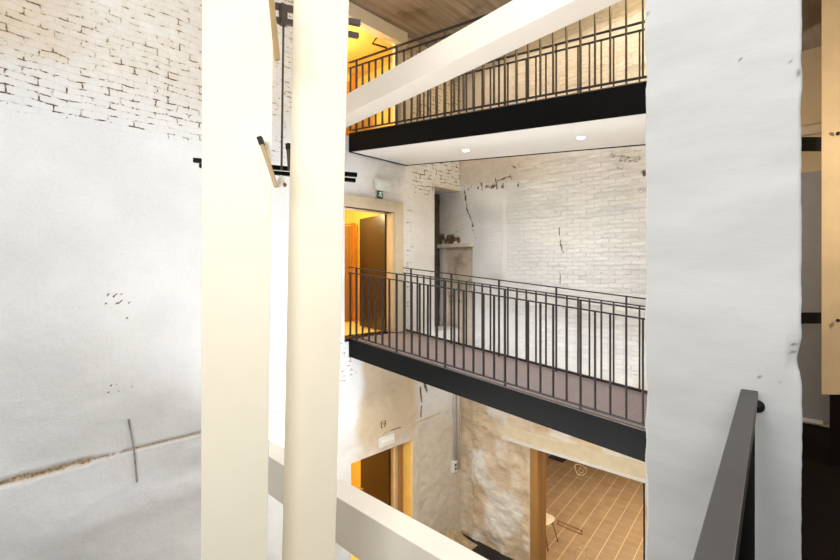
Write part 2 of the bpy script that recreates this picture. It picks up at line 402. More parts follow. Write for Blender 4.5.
def back_disp(x, z):
    d = (fbm(x*1.3, z*1.6, 3, 4)-.5)*.05
    low = sm(-1.5, -2.4, z)*sm(3.9, 4.6, x)
    d += (fbm(x*5, z*6, 9, 4)-.5)*(.012+.03*low)
    ck = crack(x, z)
    return d - ck*.03
def crack(x, z):
    cz = -1.965 + (fbm(x*3, x*0, 21, 4)-.5)*.07
    th = np.where(x < 1.12, .026, .010)*(.6+.8*vnoise(x*9, x*0, 5))
    th = th*np.where((x > 1.10) & (x < 1.36), .1, 1.0)*np.where(x > 2.2, 0.5, 1)
    return sm(1.5, .75, np.abs(z-cz)/np.maximum(th, .002))*(x < 3.6)*(x > -1)
def back_marks(x, z):
    m = np.zeros(x.shape+(4,))
    e = (fbm(x*1.6, z*1.6, 31, 4)-.5)
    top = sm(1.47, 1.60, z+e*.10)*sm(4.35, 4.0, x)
    R = top*(.70 + .55*(fbm(x*.9, z*1.1, 71, 3)-.4))
    R = np.maximum(R, top*sm(1.95, 1.6, z)*.82)
    R = np.maximum(R, sm(5.55, 5.75, x+e*.3)*sm(1.30, 1.45, z+e*.3)*1.0)          # above the slot
    R = np.maximum(R, sm(4.55, 4.3, x+e*.3)*(x > 3.7)*sm(-1.95, -1.75, z+e*.2)*sm(-1.0, -1.1, z)*.75)   # under the bridge
    R = np.maximum(R, sm(.16, .05, np.abs(x-5.62)+e*.1)*(z > -1.1)*(z < 1.2)*.75)
    R = np.maximum(R, sm(.22, .08, np.abs(x-6.0)+e*.2)*(z < -1.4)*(z > -4.6)*.45)
    R = np.maximum(R, sm(2.6, 3.2, z)*(x > 5.2)*.7)
    R = np.maximum(R, sm(5.0, 5.2, x+e*.5)*sm(1.42, 1.5, z+e*.2)*.5)
    G = crack(x, z)*np.where(x < 1.12, .47, .46)
    rng = random.Random(8)
    for k in range(22):   # drill holes and chips on the left wall
        p = on_back(rng.uniform(104, 134), rng.choice([294, 296, 300, 303, 318, 320, 386, 392]))
        G = np.maximum(G, sm(.02, .008, np.hypot(x-p.x, z-p.z))*.75)
    for (u0, v0, u1, v1, w) in ((421, 388, 421.5, 402, .03), (421, 406, 421, 417, .02), (425, 384, 427, 392, .035), (383, 433.5, 400, 427, .012)):  # final stroke paints the shadow line of the ledge
        a = on_back(u0, v0); b = on_back(u1, v1)
        G = np.maximum(G, sm(w*1.6, w*.5, seg(x, z, a.x, a.z, b.x, b.z))*(.35+.6*fbm(x*9, z*9, 4, 3)))
    B = sm(4.42, 4.62, x+e*.25)*sm(5.95, 5.7, x+e*.2)*sm(-1.2, -1.5, z)*sm(-3.6, -2.6, z)*.85
    B = np.maximum(B, sm(4.3, 4.6, x)*sm(-2.4, -3.2, z)*.55)
    B = np.maximum(B, sm(4.2, 4.8, x)*(z > -1.1)*(z < 2.2)*.2)
    B = np.maximum(B, top*.38*sm(1.5, 2.3, z)); B = np.maximum(B, top*sm(1.7, .2, x+e)*sm(1.7, 2.4, z)*.75); B = np.maximum(B, crack(x, z)*.9)  # tan growing towards the top left is shade painted into the colour
    B = np.maximum(B, sm(5.2, 5.3, x)*sm(2.2, 2.4, z)*.9)
    m[..., 0] = np.clip(R, 0, 1); m[..., 1] = np.clip(G, 0, 1); m[..., 2] = np.clip(B, 0, 1)
    m[..., 3] = np.clip(.03 + .8*R + .15*(x > 5), 0, 1)
    return m
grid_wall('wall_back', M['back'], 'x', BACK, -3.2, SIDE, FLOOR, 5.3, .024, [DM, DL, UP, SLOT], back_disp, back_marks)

# ---- right wall ------------------------------------------------------------
gl_l = on_side(530.5, 443).y; gl_r = on_side(645, 480).y
GD = (gl_r, gl_l, FLOOR, -3.09, .30)
def side_disp(y, z):
    d = (fbm(y*1.2, z*1.5, 40, 4)-.5)*.06
    low = sm(-1.2, -2.2, z)
    d = d + (1-low)*sm(5.2, 3.8, y)*((fbm(y*3.5, z*15, 47, 4)-.5)*.030 + (fbm(y*9, z*22, 48, 2)-.5)*.010)
    d = d*(1-low*.2) + (fbm(y*3.2, z*3.4, 44, 5)-.5)*(.02+.15*low)
    pl_ = on_side(505, 230).y
    pil = sm(pl_-.012, pl_+.012, y)*sm(5.45, 4.9, y)*sm(-.16, .0, z)*sm(1.62, 1.2, z)
    d += pil*.055
    pt = on_side(628.5, 170).y; d += sm(pt-.012, pt+.012, y)*sm(.98, 1.03, z)*sm(1.42, 1.35, z)*sm(pt+.5, pt+.1, y)*.035
    nb = (y > 5.42)*(y < 6.10)*(z < .50); d -= nb*.06
    return d
def side_marks(y, z):
    m = np.zeros(y.shape+(4,)); e = fbm(y*2, z*2, 61, 4)-.5
    G = np.zeros(y.shape)
    def mark(u0, v0, u1, v1, w, s=.8):
        a = on_side(u0, v0); b = on_side(u1, v1)
        return sm(w*1.5, w*.5, seg(y, z, a.y, a.z, b.y, b.z)+ (fbm(y*12, z*12, 7, 2)-.5)*w*1.2)*s
    for q in ((558.5, 228, 559, 234, .016, .66), (559, 234, 560, 241, .010, .62), (560, 242, 562, 250, .020, .68), (561.5, 250, 563.5, 252, .024, .6), (560, 275, 561, 284, .012, .6), (559, 262, 558, 270, .008, .5),
              (464, 190, 466, 200, .022, .62), (481, 183, 482, 190, .02, .6), (495, 178, 497, 188, .022, .65), (497, 181, 509, 177, .02, .6), (510, 173, 512, 180, .015, .6), (513, 166, 516, 168, .025, .6),
              (466, 198, 468, 214, .015, .7), (469, 214, 473, 226, .02, .65), (472, 226, 476, 240, .012, .6), (617, 167, 622, 170, .03, .4), (643, 172, 645, 174, .04, .7),
              (612, 156, 640, 158, .03, .45), (620, 161, 636, 161, .03, .45), (600, 152, 640, 151, .03, .35), (640, 190, 646, 190, .05, .4), (627, 352, 633, 356, .03, .4)):
        G = np.maximum(G, mark(*q))
    zl = 1.62 + (y-4.6)*.06
    G = np.maximum(G, sm(.10, .02, np.abs(z-zl))*(y > 4.3)*(y < 5.8)*sm(.50, .68, fbm(y*12, z*12, 81, 4))*.62)
    st = sm(5.62, 5.85, y+e*.5)*sm(.50, .62, z+e*.2)*sm(1.15, .8, z+e*.5)*sm(.36, .60, fbm(y*6, z*6, 88, 5))
    G = np.maximum(G, st*.68)
    st2 = sm(5.75, 6.1, y+e*.4)*sm(.6, .75, z)*sm(1.55, 1.3, z)*.32
    G = np.maximum(G, st2)
    nb = (y > 5.44)*(y < 6.08)*(z < .48)*(z > -1.2)
    G = np.maximum(G, nb*(.20+.25*sm(.45, .7, fbm(y*4, z*4, 66, 3))))
    G = np.maximum(G, sm(.10, .02, np.abs(y-5.28-(fbm(y*0, z*5, 52, 4)-.5)*.5))*(z < -1.3)*(z > -4.9)*.36)
    R = sm(4.9, 3.2, y)*(z > -1.6)*.22 + .12
    R = np.maximum(R, sm(5.1, 5.7, y)*(z > -.9)*(z < 1.7)*.35)
    B = sm(1.60, 1.75, z+e*.1-(y-4.6)*.06)*sm(3.2, 4.6, y)*.55
    B = np.maximum(B, sm(5.2, 5.9, y+e*.4)*(z > -1.1)*(z < 1.6)*.3)
    B = np.maximum(B, sm(-1.5, -2.3, z+e*.5)*(.35+.75*sm(.38, .62, fbm(y*1.7, z*1.3, 93, 5))))
    B = np.maximum(B, sm(2.0, 2.3, z)*(.45+.4*sm(2.0, 3.5, y+e*.6)))
    B = np.maximum(B, ((y > 5.42)*(y < 6.10)*(z < .50))*.8)
    R = np.maximum(R, ((y > 5.42)*(y < 6.10)*(z < .50))*.35)
    m[..., 0] = np.clip(R, 0, 1); m[..., 1] = np.clip(G, 0, 1); m[..., 2] = np.clip(B, 0, 1)
    m[..., 3] = np.clip(1.1*sm(5.0, 3.6, y)*(z > -1.6)*(.5+fbm(y*1.5, z*1.5, 77, 3)) + .25, 0, 1.6)
    return m
grid_wall('wall_right', M['side'], 'y', SIDE, .42, 6.7, FLOOR, 4.5, .026, [GD], side_disp, side_marks)
struct(MB().box(SLOT[0]-.1, SIDE+.2, 6.26, 6.40, -1.6, 2.2).build('wall_niche', simple('niche_shade', (92, 84, 76), .95, var=.2, scale=9, bump=.9)))  # deep shade of the slot painted in as a dark colour

# ---- near pier between the gallery and the void -----------------------------
PX = 2.75
def pier():
    r1 = ray(646, 300); r2 = ray(801.5, 300)
    y1 = PX*r1.y/r1.x; y0 = PX*r2.y/r2.x
    nx, ny = 6, 52; dep = .62
    zs = [FLOOR+(3.6)*i/40 for i in range(40)] + [-1.72+.0125*i for i in range(270)] + [1.655+3.35*i/40 for i in range(41)]
    Z, J = np.meshgrid(zs, np.arange(ny+1), indexing='ij')
    Y = y0+(y1-y0)*J/ny
    D = (fbm(Y*2.2, Z*3.0, 5, 3)-.5)*.018 + (fbm(Y*4, Z*12, 8, 3)-.5)*.003
    e0 = (fbm(Z*9, Z*0, 12, 5)-.5)*.013; e1 = (fbm(Z*9, Z*0+4, 19, 5)-.5)*.020
    cz = (HZ-356)*.00472; e0 = e0 + .016*np.exp(-((Z-cz)/.07)**2)
    w = J/ny
    Y = Y + e0*sm(.12, 0, w) - e1*sm(.88, 1, w)
    chip = np.exp(-((Z-cz)/.09)**2)*sm(.09, .0, w); D = D - chip*.03*(.4+fbm(Y*30, Z*30, 3, 3))
    R = np.zeros(Y.shape)
    for (u, v, ru, rv) in ((793.5, 344, 3.2, .9), (760, 377, .9, .8), (786, 366, 1.3, 1.0), (781, 382, .9, .8), (782, 441, .9, .8), (740, 60, .8, .8), (789, 62, 1.5, 1.3), (798, 73, 1.3, 3.0), (648, 14, 1.1, 1.1), (767, 367, .9, .6), (793, 352, 2.5, .6), (735, 400, 2.0, .35)):
        r = ray(u, v); p = r*(PX/r.x); k = PX/r.x
        R = np.maximum(R, sm(1.5, .6, np.hypot((Y-p.y)/(ru*k*.75), (Z-p.z)/(rv*k))))
    nz = len(zs); verts = []; mk = []
    for a in range(nz):
        for b in range(ny+1):
            verts.append((PX-D[a, b], Y[a, b], Z[a, b])); mk.append((0, R[a, b], 0, 0))
    fr_ = [(a*(ny+1)+b+1, a*(ny+1)+b, (a+1)*(ny+1)+b, (a+1)*(ny+1)+b+1) for a in range(nz-1) for b in range(ny)]
    k = len(verts)          # splayed back edges
    for a in range(nz):
        verts.append((PX+dep, Y[a, 0]+.075, zs[a])); verts.append((PX+dep, Y[a, ny]-.0, zs[a])); mk += [(0, 0, 0, 0)]*2
    for a in range(nz-1):
        l = a*(ny+1); m_ = l+ny+1
        fr_ += [(l, k+2*a, k+2*a+2, m_), (k+2*a+1, l+ny, m_+ny, k+2*a+3), (k+2*a, k+2*a+1, k+2*a+3, k+2*a+2)]
    me = bpy.data.meshes.new('wall_pier'); me.from_pydata(verts, [], fr_); me.update(); me.materials.append(M['pier'])
    ca = me.color_attributes.new('marks', 'FLOAT_COLOR', 'POINT'); ca.data.foreach_set('color', np.array(mk, float).ravel())
    me.polygons.foreach_set('use_smooth', [i < (nz-1)*ny for i in range(len(me.polygons))])
    o = bpy.data.objects.new('wall_pier', me); C.objects.link(o); struct(o)
    return y0, y1
PY0, PY1 = pier()

# ---- floors, ceilings, remaining walls --------------------------------------
struct(MB().box(-3.2, SIDE, -2.5, BACK, FLOOR-.2, FLOOR).build('floor', M['gravel']))
struct(MB().box(2.95, SIDE+.3, .4, BACK+.0, 4.235, 4.5).build('ceiling', M['concrete']))
g = MB()
g.hexa([(-3.2, -2.6, GAL-.3), (6.40, -2.6, GAL-.3), (6.40, PY0-.02, GAL-.3), (-3.2, -.02, GAL-.3), (-3.2, -2.6, GAL), (6.40, -2.6, GAL), (6.40, PY0-.02, GAL), (-3.2, -.02, GAL)])
g.box(PX+.63, 6.40, -.4, .42, GAL-.3, GAL-.001)
struct(g.build('floor_gallery', M['darkfloor']))
struct(MB().box(.6, PX, -2.6, PY0-.03, 2.42, 2.62).box(PX+.63, 6.6, -2.6, .419, 2.42, 2.62).box(PX, PX+.63, -2.6, PY0-.03, 2.42, 2.62).build('ceiling_gallery', M['concrete']))
struct(MB().box(PX+.62, SIDE, .42, .60, FLOOR, 4.235).build('wall_front', M['creamwall']))
struct(MB().box(6.40, 6.58, -2.6, .42, GAL-.3, 2.42).build('wall_corridor', M['creamwall']))
struct(MB().box(.6, 6.58, -2.78, -2.6, GAL-.3, 2.62).build('wall_gallery', M['greypanel']))
struct(MB().box(-3.4, -3.2, -2.6, BACK, FLOOR, 5.3).build('wall_left', M['white']))

# white lintel over the upper landing, and the slot lintel
a = on_back(345, 6); 
struct(MB().box(3.2, 5.5, BACK-.10, BACK+.08, 4.0, 4.235).build('trim_1', M['beam'], bevel=.008))
struct(MB().box(SLOT[0]-.06, SIDE-.01, BACK-.03, BACK+.3, SLOT[3]-.01, SLOT[3]+.05).build('trim_2', M['ledge'], bevel=.01))
lp = on_side(505, 424)
struct(MB().box(SIDE-.075, SIDE+.1, gl_r-.5, lp.y, -3.065, -2.86).build('trim_3', simple('cream_lintel', (224, 210, 180), .6, var=.03), bevel=.008))
struct(MB().box(SIDE-.09, SIDE+.1, gl_r-.5, lp.y+.02, -3.12, -3.066).build('trim_4', M['white'], bevel=.005))
# ledge over the bricked-up doorway at the end of the right wall
struct(MB().box(SIDE-.10, SIDE+.05, 5.36, 6.25, .50, .58).build('trim_5', M['ledge'], bevel=.01))
struct(MB().box(SIDE-.06, SIDE+.05, 6.10, 6.20, -1.1, .50).build('trim_6', M['pipe'], bevel=.006))
# raised plaster edge above the lower door
e0 = on_back(383, 435); e1 = on_back(440, 412.5)
struct(MB().bar((e0.x, BACK-.012, e0.z), (e1.x, BACK-.006, e1.z), .035, .04).build('trim_7', simple('plaster_edge', (212, 200, 180), .85, bump=.3), bevel=.01))

# rooms behind the openings
def shell(name, x0, x1, y0, y1, z0, z1, mat):
    mb = MB()
    mb.quad((x0, y1, z0), (x1, y1, z0), (x1, y1, z1), (x0, y1, z1)); mb.quad((x0, y0, z0), (x0, y1, z0), (x0, y1, z1), (x0, y0, z1))
    mb.quad((x1, y1, z0), (x1, y0, z0), (x1, y0, z1), (x1, y1, z1)); mb.quad((x0, y0, z1), (x0, y1, z1), (x1, y1, z1), (x1, y0, z1))
    mb.quad((x0, y0, z0), (x1, y0, z0), (x1, y1, z0), (x0, y1, z0))
    return struct(mb.build(name, mat))
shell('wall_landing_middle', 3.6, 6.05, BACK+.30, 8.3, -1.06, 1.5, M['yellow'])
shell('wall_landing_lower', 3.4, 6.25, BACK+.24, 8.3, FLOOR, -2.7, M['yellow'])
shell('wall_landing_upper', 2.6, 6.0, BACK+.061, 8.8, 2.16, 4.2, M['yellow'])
struct(MB().box(4.20, DM[1], BACK-.02, BACK+.32, -1.10, -1.058).build('trim_8', M['wood_dark']))

# ---- glass room behind the right wall ---------------------------------------
mb = MB()
RX0, RX1, RY0, RY1, RZ1 = SIDE+.30, 14.2, -3.0, 6.35, -2.75
mb.quad((RX1, RY1, FLOOR), (RX1, RY0, FLOOR), (RX1, RY0, RZ1), (RX1, RY1, RZ1))
mb.quad((RX0, RY1, FLOOR), (RX1, RY1, FLOOR), (RX1, RY1, RZ1), (RX0, RY1, RZ1))
mb.quad((RX1, RY0, FLOOR), (RX0, RY0, FLOOR), (RX0, RY0, RZ1), (RX1, RY0, RZ1))
mb.quad((RX0, RY0, RZ1), (RX1, RY0, RZ1), (RX1, RY1, RZ1), (RX0, RY1, RZ1))
struct(mb.build('wall_glass_room', simple('warm_brown_wall', (150, 104, 62), .8)))
struct(MB().box(SIDE, RX1, RY0, RY1, FLOOR-.2, FLOOR+.002).build('floor_glass_room', M['tile']))

# ================================================================ DOORS
d = struct(thing('door_1', '', '', (dm_r.x, BACK, -1.05)))
for k in ('label', 'category'): del d[k]
fr = MB()
xr = on_back(401.8, 210).x
zt = on_back(402, 203).z
fr.box(DM[1], xr, BACK-.05, BACK+.12, -1.05, zt); fr.box(4.10, DM[1], BACK-.05, BACK+.12, dm_z, zt)
child(fr, 'frame', M['frame'], d, bevel=.01)
def leaf_quad(h, e, th, z0, z1):
    h = Vector(h); e = Vector(e); n = Vector((e.y-h.y, -(e.x-h.x), 0)).normalized()*th
    p = [h, e, e+n, h+n] if True else 0
    area = (p[1].x-p[0].x)*(p[2].y-p[0].y)-(p[1].y-p[0].y)*(p[2].x-p[0].x)
    if area < 0: p = p[::-1]
    return MB().hexa([(q.x, q.y, z0) for q in p]+[(q.x, q.y, z1) for q in p])
lf = child(leaf_quad((DM[1]-.03, BACK+.13, 0), (5.40, 6.78, 0), -.045, -1.04, dm_z-.015), 'leaf', M['wood_dark'], d, bevel=.004)
for zz in (-.75, 0.0, .78):
    child(MB().tube([(DM[1]-.018, BACK+.115, zz-.06), (DM[1]-.018, BACK+.115, zz+.06)], .014), 'hinge', M['chrome'], lf)
child(MB().box(DM[1]-.05, DM[1]-.001, BACK-.03, BACK+.125, -1.04, dm_z-.01), 'jamb', M['creamwall'], d)
cl = on_back(383, 210)
# second door just inside the middle landing
d = struct(thing('door_3', '', '', (4.6, 7.4, -1.05)))
for k in ('label', 'category'): del d[k]
xq = at(352.5, 300, .0215)
child(MB().box(xq.x-1.1, xq.x, xq.y, xq.y+.05, -1.05, .98), 'leaf', M['wood_mid'], d, bevel=.004)
hq = at(349.5, 224.5, .0213)
child(MB().tube([hq+Vector((0, .06, 0)), hq, hq+Vector((-.14, .0, 0))], .018), 'handle', M['chrome'], d)
child(MB().box(xq.x, xq.x+.06, xq.y-.02, xq.y+.08, -1.05, 1.06), 'frame', M['yellow2'], d)

d = struct(thing('door_2', '', '', (DL[1], BACK+.24, FLOOR)))
for k in ('label', 'category'): del d[k]
x1 = DL[1]; fy = BACK+.24
child(MB().box(x1-.10, x1-.0, fy, fy+.12, FLOOR, DL[3]).box(DL[0], x1-.10, fy, fy+.12, DL[3]-.06, DL[3]), 'frame', M['wood_mid'], d, bevel=.006)
child(MB().box(x1-.17, x1-.10, fy+.04, fy+.14, FLOOR, DL[3]-.06), 'jamb', M['creamwall'], d)
lf = child(leaf_quad((x1-.18, fy+.14, 0), (x1-.10, fy+1.08, 0), -.045, FLOOR+.01, DL[3]-.03), 'leaf', M['wood_dark'], d, bevel=.004)
hb = Vector((x1-.155, fy+1.01, FLOOR+1.05))
child(MB().tube([hb+Vector((.0, 0, 0)), hb+Vector((-.07, 0, 0)), hb+Vector((-.07, -.12, 0))], .013), 'handle', M['chrome'], lf)
child(MB().box(DL[0]-.001, DL[1]+.001, BACK+.0, fy, DL[3]-.0, DL[3]+.001).box(x1-.004, x1+.001, BACK+.005, fy, FLOOR, DL[3]), 'lining', M['yellow'], d)

# glass door in the right wall
d = struct(thing('door_4', '', '', (SIDE+.1, gl_l, FLOOR)))
for k in ('label', 'category'): del d[k]
yj = on_side(538.5, 470).y
child(MB().box(SIDE-.02, SIDE+.28, yj, gl_l, FLOOR, -3.09), 'frame', M['wood_mid'], d, bevel=.008)
child(MB().box(SIDE+.02, SIDE+.20, gl_r, gl_r+.03, FLOOR, -3.09), 'frame_post', M['steel'], d)
pane = child(MB().quad((SIDE+.05, yj, FLOOR+.01), (SIDE+.05, gl_r+.03, FLOOR+.01), (SIDE+.05, gl_r+.03, -3.09), (SIDE+.05, yj, -3.09)), 'glass_pane', M['glass'], d)
mb = MB()
def gp(u, v, off=0.0):
    r = ray(u, v); return r*((SIDE+.05-off)/r.x)
h0 = gp(558.5, 521); h1 = gp(583.5, 533.5)
for off, dz in ((.05, 0),):
    q = [Vector((SIDE, h0.y, h0.z+.03)), Vector((SIDE, h1.y, h0.z+.03)), Vector((SIDE, h1.y, h0.z-.03)), Vector((SIDE, h0.y, h0.z-.03))]
    mb.tube(q, .010, 8, closed=True)
mb.tube([(SIDE, h0.y-.02, h0.z), (SIDE+.05, h0.y-.02, h0.z)], .008); mb.tube([(SIDE, h1.y+.02, h0.z), (SIDE+.05, h1.y+.02, h0.z)], .008)
child(mb, 'pull_handle', simple('copper_handle', (150, 96, 62), .3, .7), d)
def stroke(pts, name='etched_letter', r=.007):
    mb = MB(); P = [gp(u, v, .004) for u, v in pts]; mb.tube(P, r, 6); return mb
mb = MB()
ring = [(575, 465), (578, 464), (583, 466), (586.5, 469), (586, 473), (582, 475.5), (577.5, 474), (575.5, 470), (575, 465)]
mb.tube([gp(u, v, .004) for u, v in ring], .008, 6)
mb.tube([gp(u, v, .004) for u, v in [(578, 471.5), (580, 467.5), (583, 469), (583.5, 473), (579, 472)]], .006, 6)
child(mb, 'etched_letter', M['etch'], d)
mb = MB()
arc = [(583, 549.5), (579, 547.5), (575.5, 549), (574.2, 553.5), (575.5, 559), (578, 563), (582, 565)]
mb.tube([gp(u, v, .004) for u, v in arc], .011, 6)
mb.tube([gp(u, v, .004) for u, v in [(579, 541), (585, 552), (588, 562)]], .008, 6)
child(mb, 'etched_letter', M['etch'], d)

# ================================================================ FOOTBRIDGES
BDX, BDZ = -.032, .0985
def bp(x0, z0, y, w, h):
    return Vector((x0 + w + BDX*(y-BACK), y, z0 + h + BDZ*(y-BACK)))
YE = .60
BX0 = 4.275; BW = 1.28
def bridge(z0, label, white):
    t = thing('footbridge', label, 'footbridge', bp(BX0, z0, YE, BW/2, 0), 'footbridges across the void')
    def slab(w0, w1, h0, h1, y0=YE+.005, y1=BACK-.03):
        pts = [bp(BX0, z0, y0, w0, h0), bp(BX0, z0, y0, w1, h0), bp(BX0, z0, y1, w1, h0), bp(BX0, z0, y1, w0, h0),
               bp(BX0, z0, y0, w0, h1), bp(BX0, z0, y0, w1, h1), bp(BX0, z0, y1, w1, h1), bp(BX0, z0, y1, w0, h1)]
        return MB().hexa(pts)
    child(slab(0, .02, -.295, 0), 'side_girder', M['steel'], t)
    child(slab(BW-.02, BW, -.295, 0), 'side_girder', M['steel'], t)
    child(slab(.021, BW-.021, -.05, -.008), 'deck', M['deck'], t)
    child(slab(.021, BW-.021, -.285, -.262), 'soffit', white, t)
    child(slab(-.0, BW, -.30, .0, BACK-.03, BACK-.012), 'shadow_strip', M['steel'], t)  # dark strip standing in for the shadow gap along the wall
    child(slab(-.004, .03, -.006, .004), 'edge_strip', M['greymetal'], t)
    return t
UZ = 2.20; LZ = -1.045
bridge(UZ, 'upper footbridge with white underside and two small spotlights', M['white'])
bridge(LZ, 'middle footbridge of black steel leading to the open brown door', M['steel'])

def railing(z0, w, label, y1, post0):
    base = bp(BX0, z0, YE, w, 0)
    t = thing('bridge_railing', label, 'railing', base, 'footbridge railings')
    y0 = YE+.03
    def rail(h, ww, hh, name):
        child(MB().bar(bp(BX0, z0, y0, w, h), bp(BX0, z0, y1, w, h), ww, hh), name, M['bar'], t)
    rail(1.125, .04, .014, 'handrail'); rail(1.035, .032, .014, 'upper_rail'); rail(.045, .032, .014, 'lower_rail')
    bal = MB().box(-.017, .017, -.005, .005, .0, .99); bm_ = bpy.data.meshes.new('baluster'); bm_.from_pydata(bal.v, [], bal.f); bm_.update(); bm_.materials.append(M['bar'])
    pst = MB().box(-.018, .018, -.006, .006, -.045, 1.08); pm = bpy.data.meshes.new('post'); pm.from_pydata(pst.v, [], pst.f); pm.update(); pm.materials.append(M['bar'])
    k = 0; y = y1-.03
    while y > y0:
        post = (k % 6 == post0)
        o = bpy.data.objects.new('post' if post else 'baluster', pm if post else bm_); C.objects.link(o)
        o.parent = t; o.location = bp(BX0, z0, y, w, .045) - base
        y -= .148; k += 1
    return t
railing(UZ, .012, 'near side railing of the upper footbridge, above the white beam', BACK-.005, 1)
railing(UZ, 1.16, 'far side railing of the upper footbridge, before the yellow wall', BACK-.06, 1)
railing(LZ, .012, 'near side railing of the middle footbridge, nearest the void', BACK-.005, 1)
railing(LZ, 1.16, 'far side railing of the middle footbridge, beside the white brick wall', BACK-.06, 1)

def soffit_point(u, v):
    # meet the sloping soffit of the upper bridge
    r = ray(u, v); zc = UZ-.285
    # z = zc + BDZ*(y-BACK)
    t = (zc - BDZ*BACK)/(r.z - BDZ*r.y); return r*t
for u, v, lab in ((466, 150, 'small round spotlight in the upper footbridge underside, nearer the brown door'), (581, 137, 'small round spotlight in the upper footbridge underside, nearer the pier')):
    p = soffit_point(u, v)
    t = thing('recessed_spotlight', lab, 'spotlight', p+Vector((0, 0, -.004)), 'spotlights under the upper footbridge')
    child(MB().tube([p+Vector((.052*math.cos(k*math.pi/10), .052*math.sin(k*math.pi/10), -.003+BDZ*.052*math.sin(k*math.pi/10))) for k in range(20)], .007, 6, closed=True), 'trim_ring', M['plastic'], t)
    child(MB().disc(p+Vector((0, 0, -.010)), .045, .008), 'lens', M['spot'], t)

# ================================================================ TIMBERS
def pillar(label, e, tt, depth):
    """e: (left top, left bottom, right top, right bottom) columns at picture rows 0 and 560; tt: distance factor."""
    zt_, zb_ = 5.2, FLOOR
    lt, lb, rt, rb = e
    def col(a, b, z): v = HZ - z/tt; return a + (b-a)*(v/560.0)
    mid = ray((lt+rt+lb+rb)/4, HZ); dv = Vector((mid.x, mid.y, 0)).normalized()*depth
    side = Vector((-dv.y, dv.x, 0)).normalized()
    pts = []
    for z in (zb_, zt_):
        L = at(col(lt, lb, z), HZ, tt); R_ = at(col(rt, rb, z), HZ, tt)
        L.z = R_.z = z
        pts += [L, R_, R_+dv+side*(-.0), L+dv]
    o = MB().hexa(pts).build('timber_pillar', M['cream'], bevel=.005, origin=(pts[0]+pts[2])/2)
    return tag(o, label, 'pillar', 'pair of cream pillars')
pillar('wider cream painted pillar standing on the left in front of the white wall', (202, 201, 273.5, 267.5), .0060, .30)
pillar('narrower slightly leaning cream pillar, right of the pair', (293.5, 282, 349, 335), .0066, .30)

# lower beam
def tie_beam(y_far, y_near, x_far, dxdy, w, z0, z1, label):
    def X(y, o): return x_far + dxdy*(y-y_far) + o
    p = [(X(y_near, 0), y_near), (X(y_near, w), y_near), (X(y_far, w), y_far), (X(y_far, 0), y_far)]
    o = MB().hexa([(a, b, z0) for a, b in p]+[(a, b, z1) for a, b in p]).build('tie_beam', M['beam'], bevel=.006, origin=(p[0][0], p[0][1], z0))
    return tag(o, label, 'beam', 'white tie beams')
tl = at(336.8, 497, .0094); t2 = -tl.z/(476.8-HZ); tr = ray(336.8, 476.8)*t2
tie_beam(BACK+.0-.03, .20, tl.x+.0, .0, tr.x-tl.x, tl.z-.44, tl.z, 'lower white beam sloping across in front of the lower door')
tie_beam(BACK-.03, .62, 3.84, .086, .30, 2.225, 2.515, 'upper white beam crossing in front of the upper footbridge railing')

# steel clamps and struts held by the pillars
low_clamp = t = thing('pillar_clamp', 'pair of black flat bars bridging both cream pillars below the brick band', 'clamp', at(275, 170, .0082))
child(MB().bar(at(193.5, 160.2, .00805), at(357, 175, .0088), .04, .033), 'clamp_bar', M['steel'], t)
child(MB().bar(at(199.5, 165.8, .00805), at(355.5, 180.5, .0088), .04, .03), 'clamp_bar', M['steel'], t)
high_clamp = t = thing('pillar_clamp', 'pair of dark bars with centre block high between the cream pillars', 'clamp', at(283, 15, .0082))
child(MB().bar(at(275, 6, .0083), at(360, 23.5, .0089), .04, .045), 'clamp_bar', M['greymetal'], t)
child(MB().bar(at(276, 20, .0083), at(358.5, 36, .0089), .04, .04), 'clamp_bar', M['greymetal'], t)
child(MB().bar(at(283.2, 5, .0083), at(283.2, 25, .0083), .055, .05), 'centre_block', M['greymetal'], t)
o = MB().tube([at(283.5, 24, .0083), at(281.5, 170, .0083)], .009).build('tension_rod', M['greymetal']); tag(o, 'thin grey vertical rod hanging between the two cream pillars', 'rod')
o = MB().tube([at(272, 20, .0081), at(271, 172, .0081)], .005).build('hanging_cable', M['greymetal']); tag(o, 'very thin pale cable beside the wider cream pillar edge', 'cable')
def strut(a, b, w, mat, cap, clamp, tt):
    A, B_ = at(a[0], a[1], tt), at(b[0], b[1], tt)
    sh = child(MB().bar(A, B_, w, w*.7), 'strut', mat, clamp)
    if cap:
        dd = (A-B_).normalized(); child(MB().bar(A-dd*.012, A+dd*.036, w*1.25, w*.95), 'end_cap', M['black'], sh)
strut((261.5, 143), (276.5, 187), .028, M['tan'], True, low_clamp, .00585)
strut((288.2, 148), (289.8, 170), .028, M['greymetal'], True, low_clamp, .0081)
strut((270.3, -12), (277.3, 60), .03, M['tan'], False, high_clamp, .00585)
p = at(281, 187, .0079)
t = thing('bare_bulb', 'small white bulb in brown holder under the black clamp bars', 'lamp', p)
child(MB().tube([p, p+Vector((.0, .0, .05)), p+Vector((0, 0, .09))], [.022, .028, .01], 10), 'bulb', M['plastic'], t, smooth=True)
q = at(285.5, 185.5, .0079)
child(MB().tube([p+Vector((.01, 0, .03)), q], .016, 8), 'holder', simple('brown_bakelite', (120, 78, 40), .4), t)

# wall anchor on the left wall
a0 = on_back(128.5, 419, .02); a1 = on_back(137, 482, .02)
o = MB().tube([a0, (a0+a1)/2+Vector((.01, -.008, 0)), a1], .009, 6).build('wall_anchor', M['rust']); tag(o, 'thin grey iron wall anchor crossing the crack in the left wall', 'wall anchor')

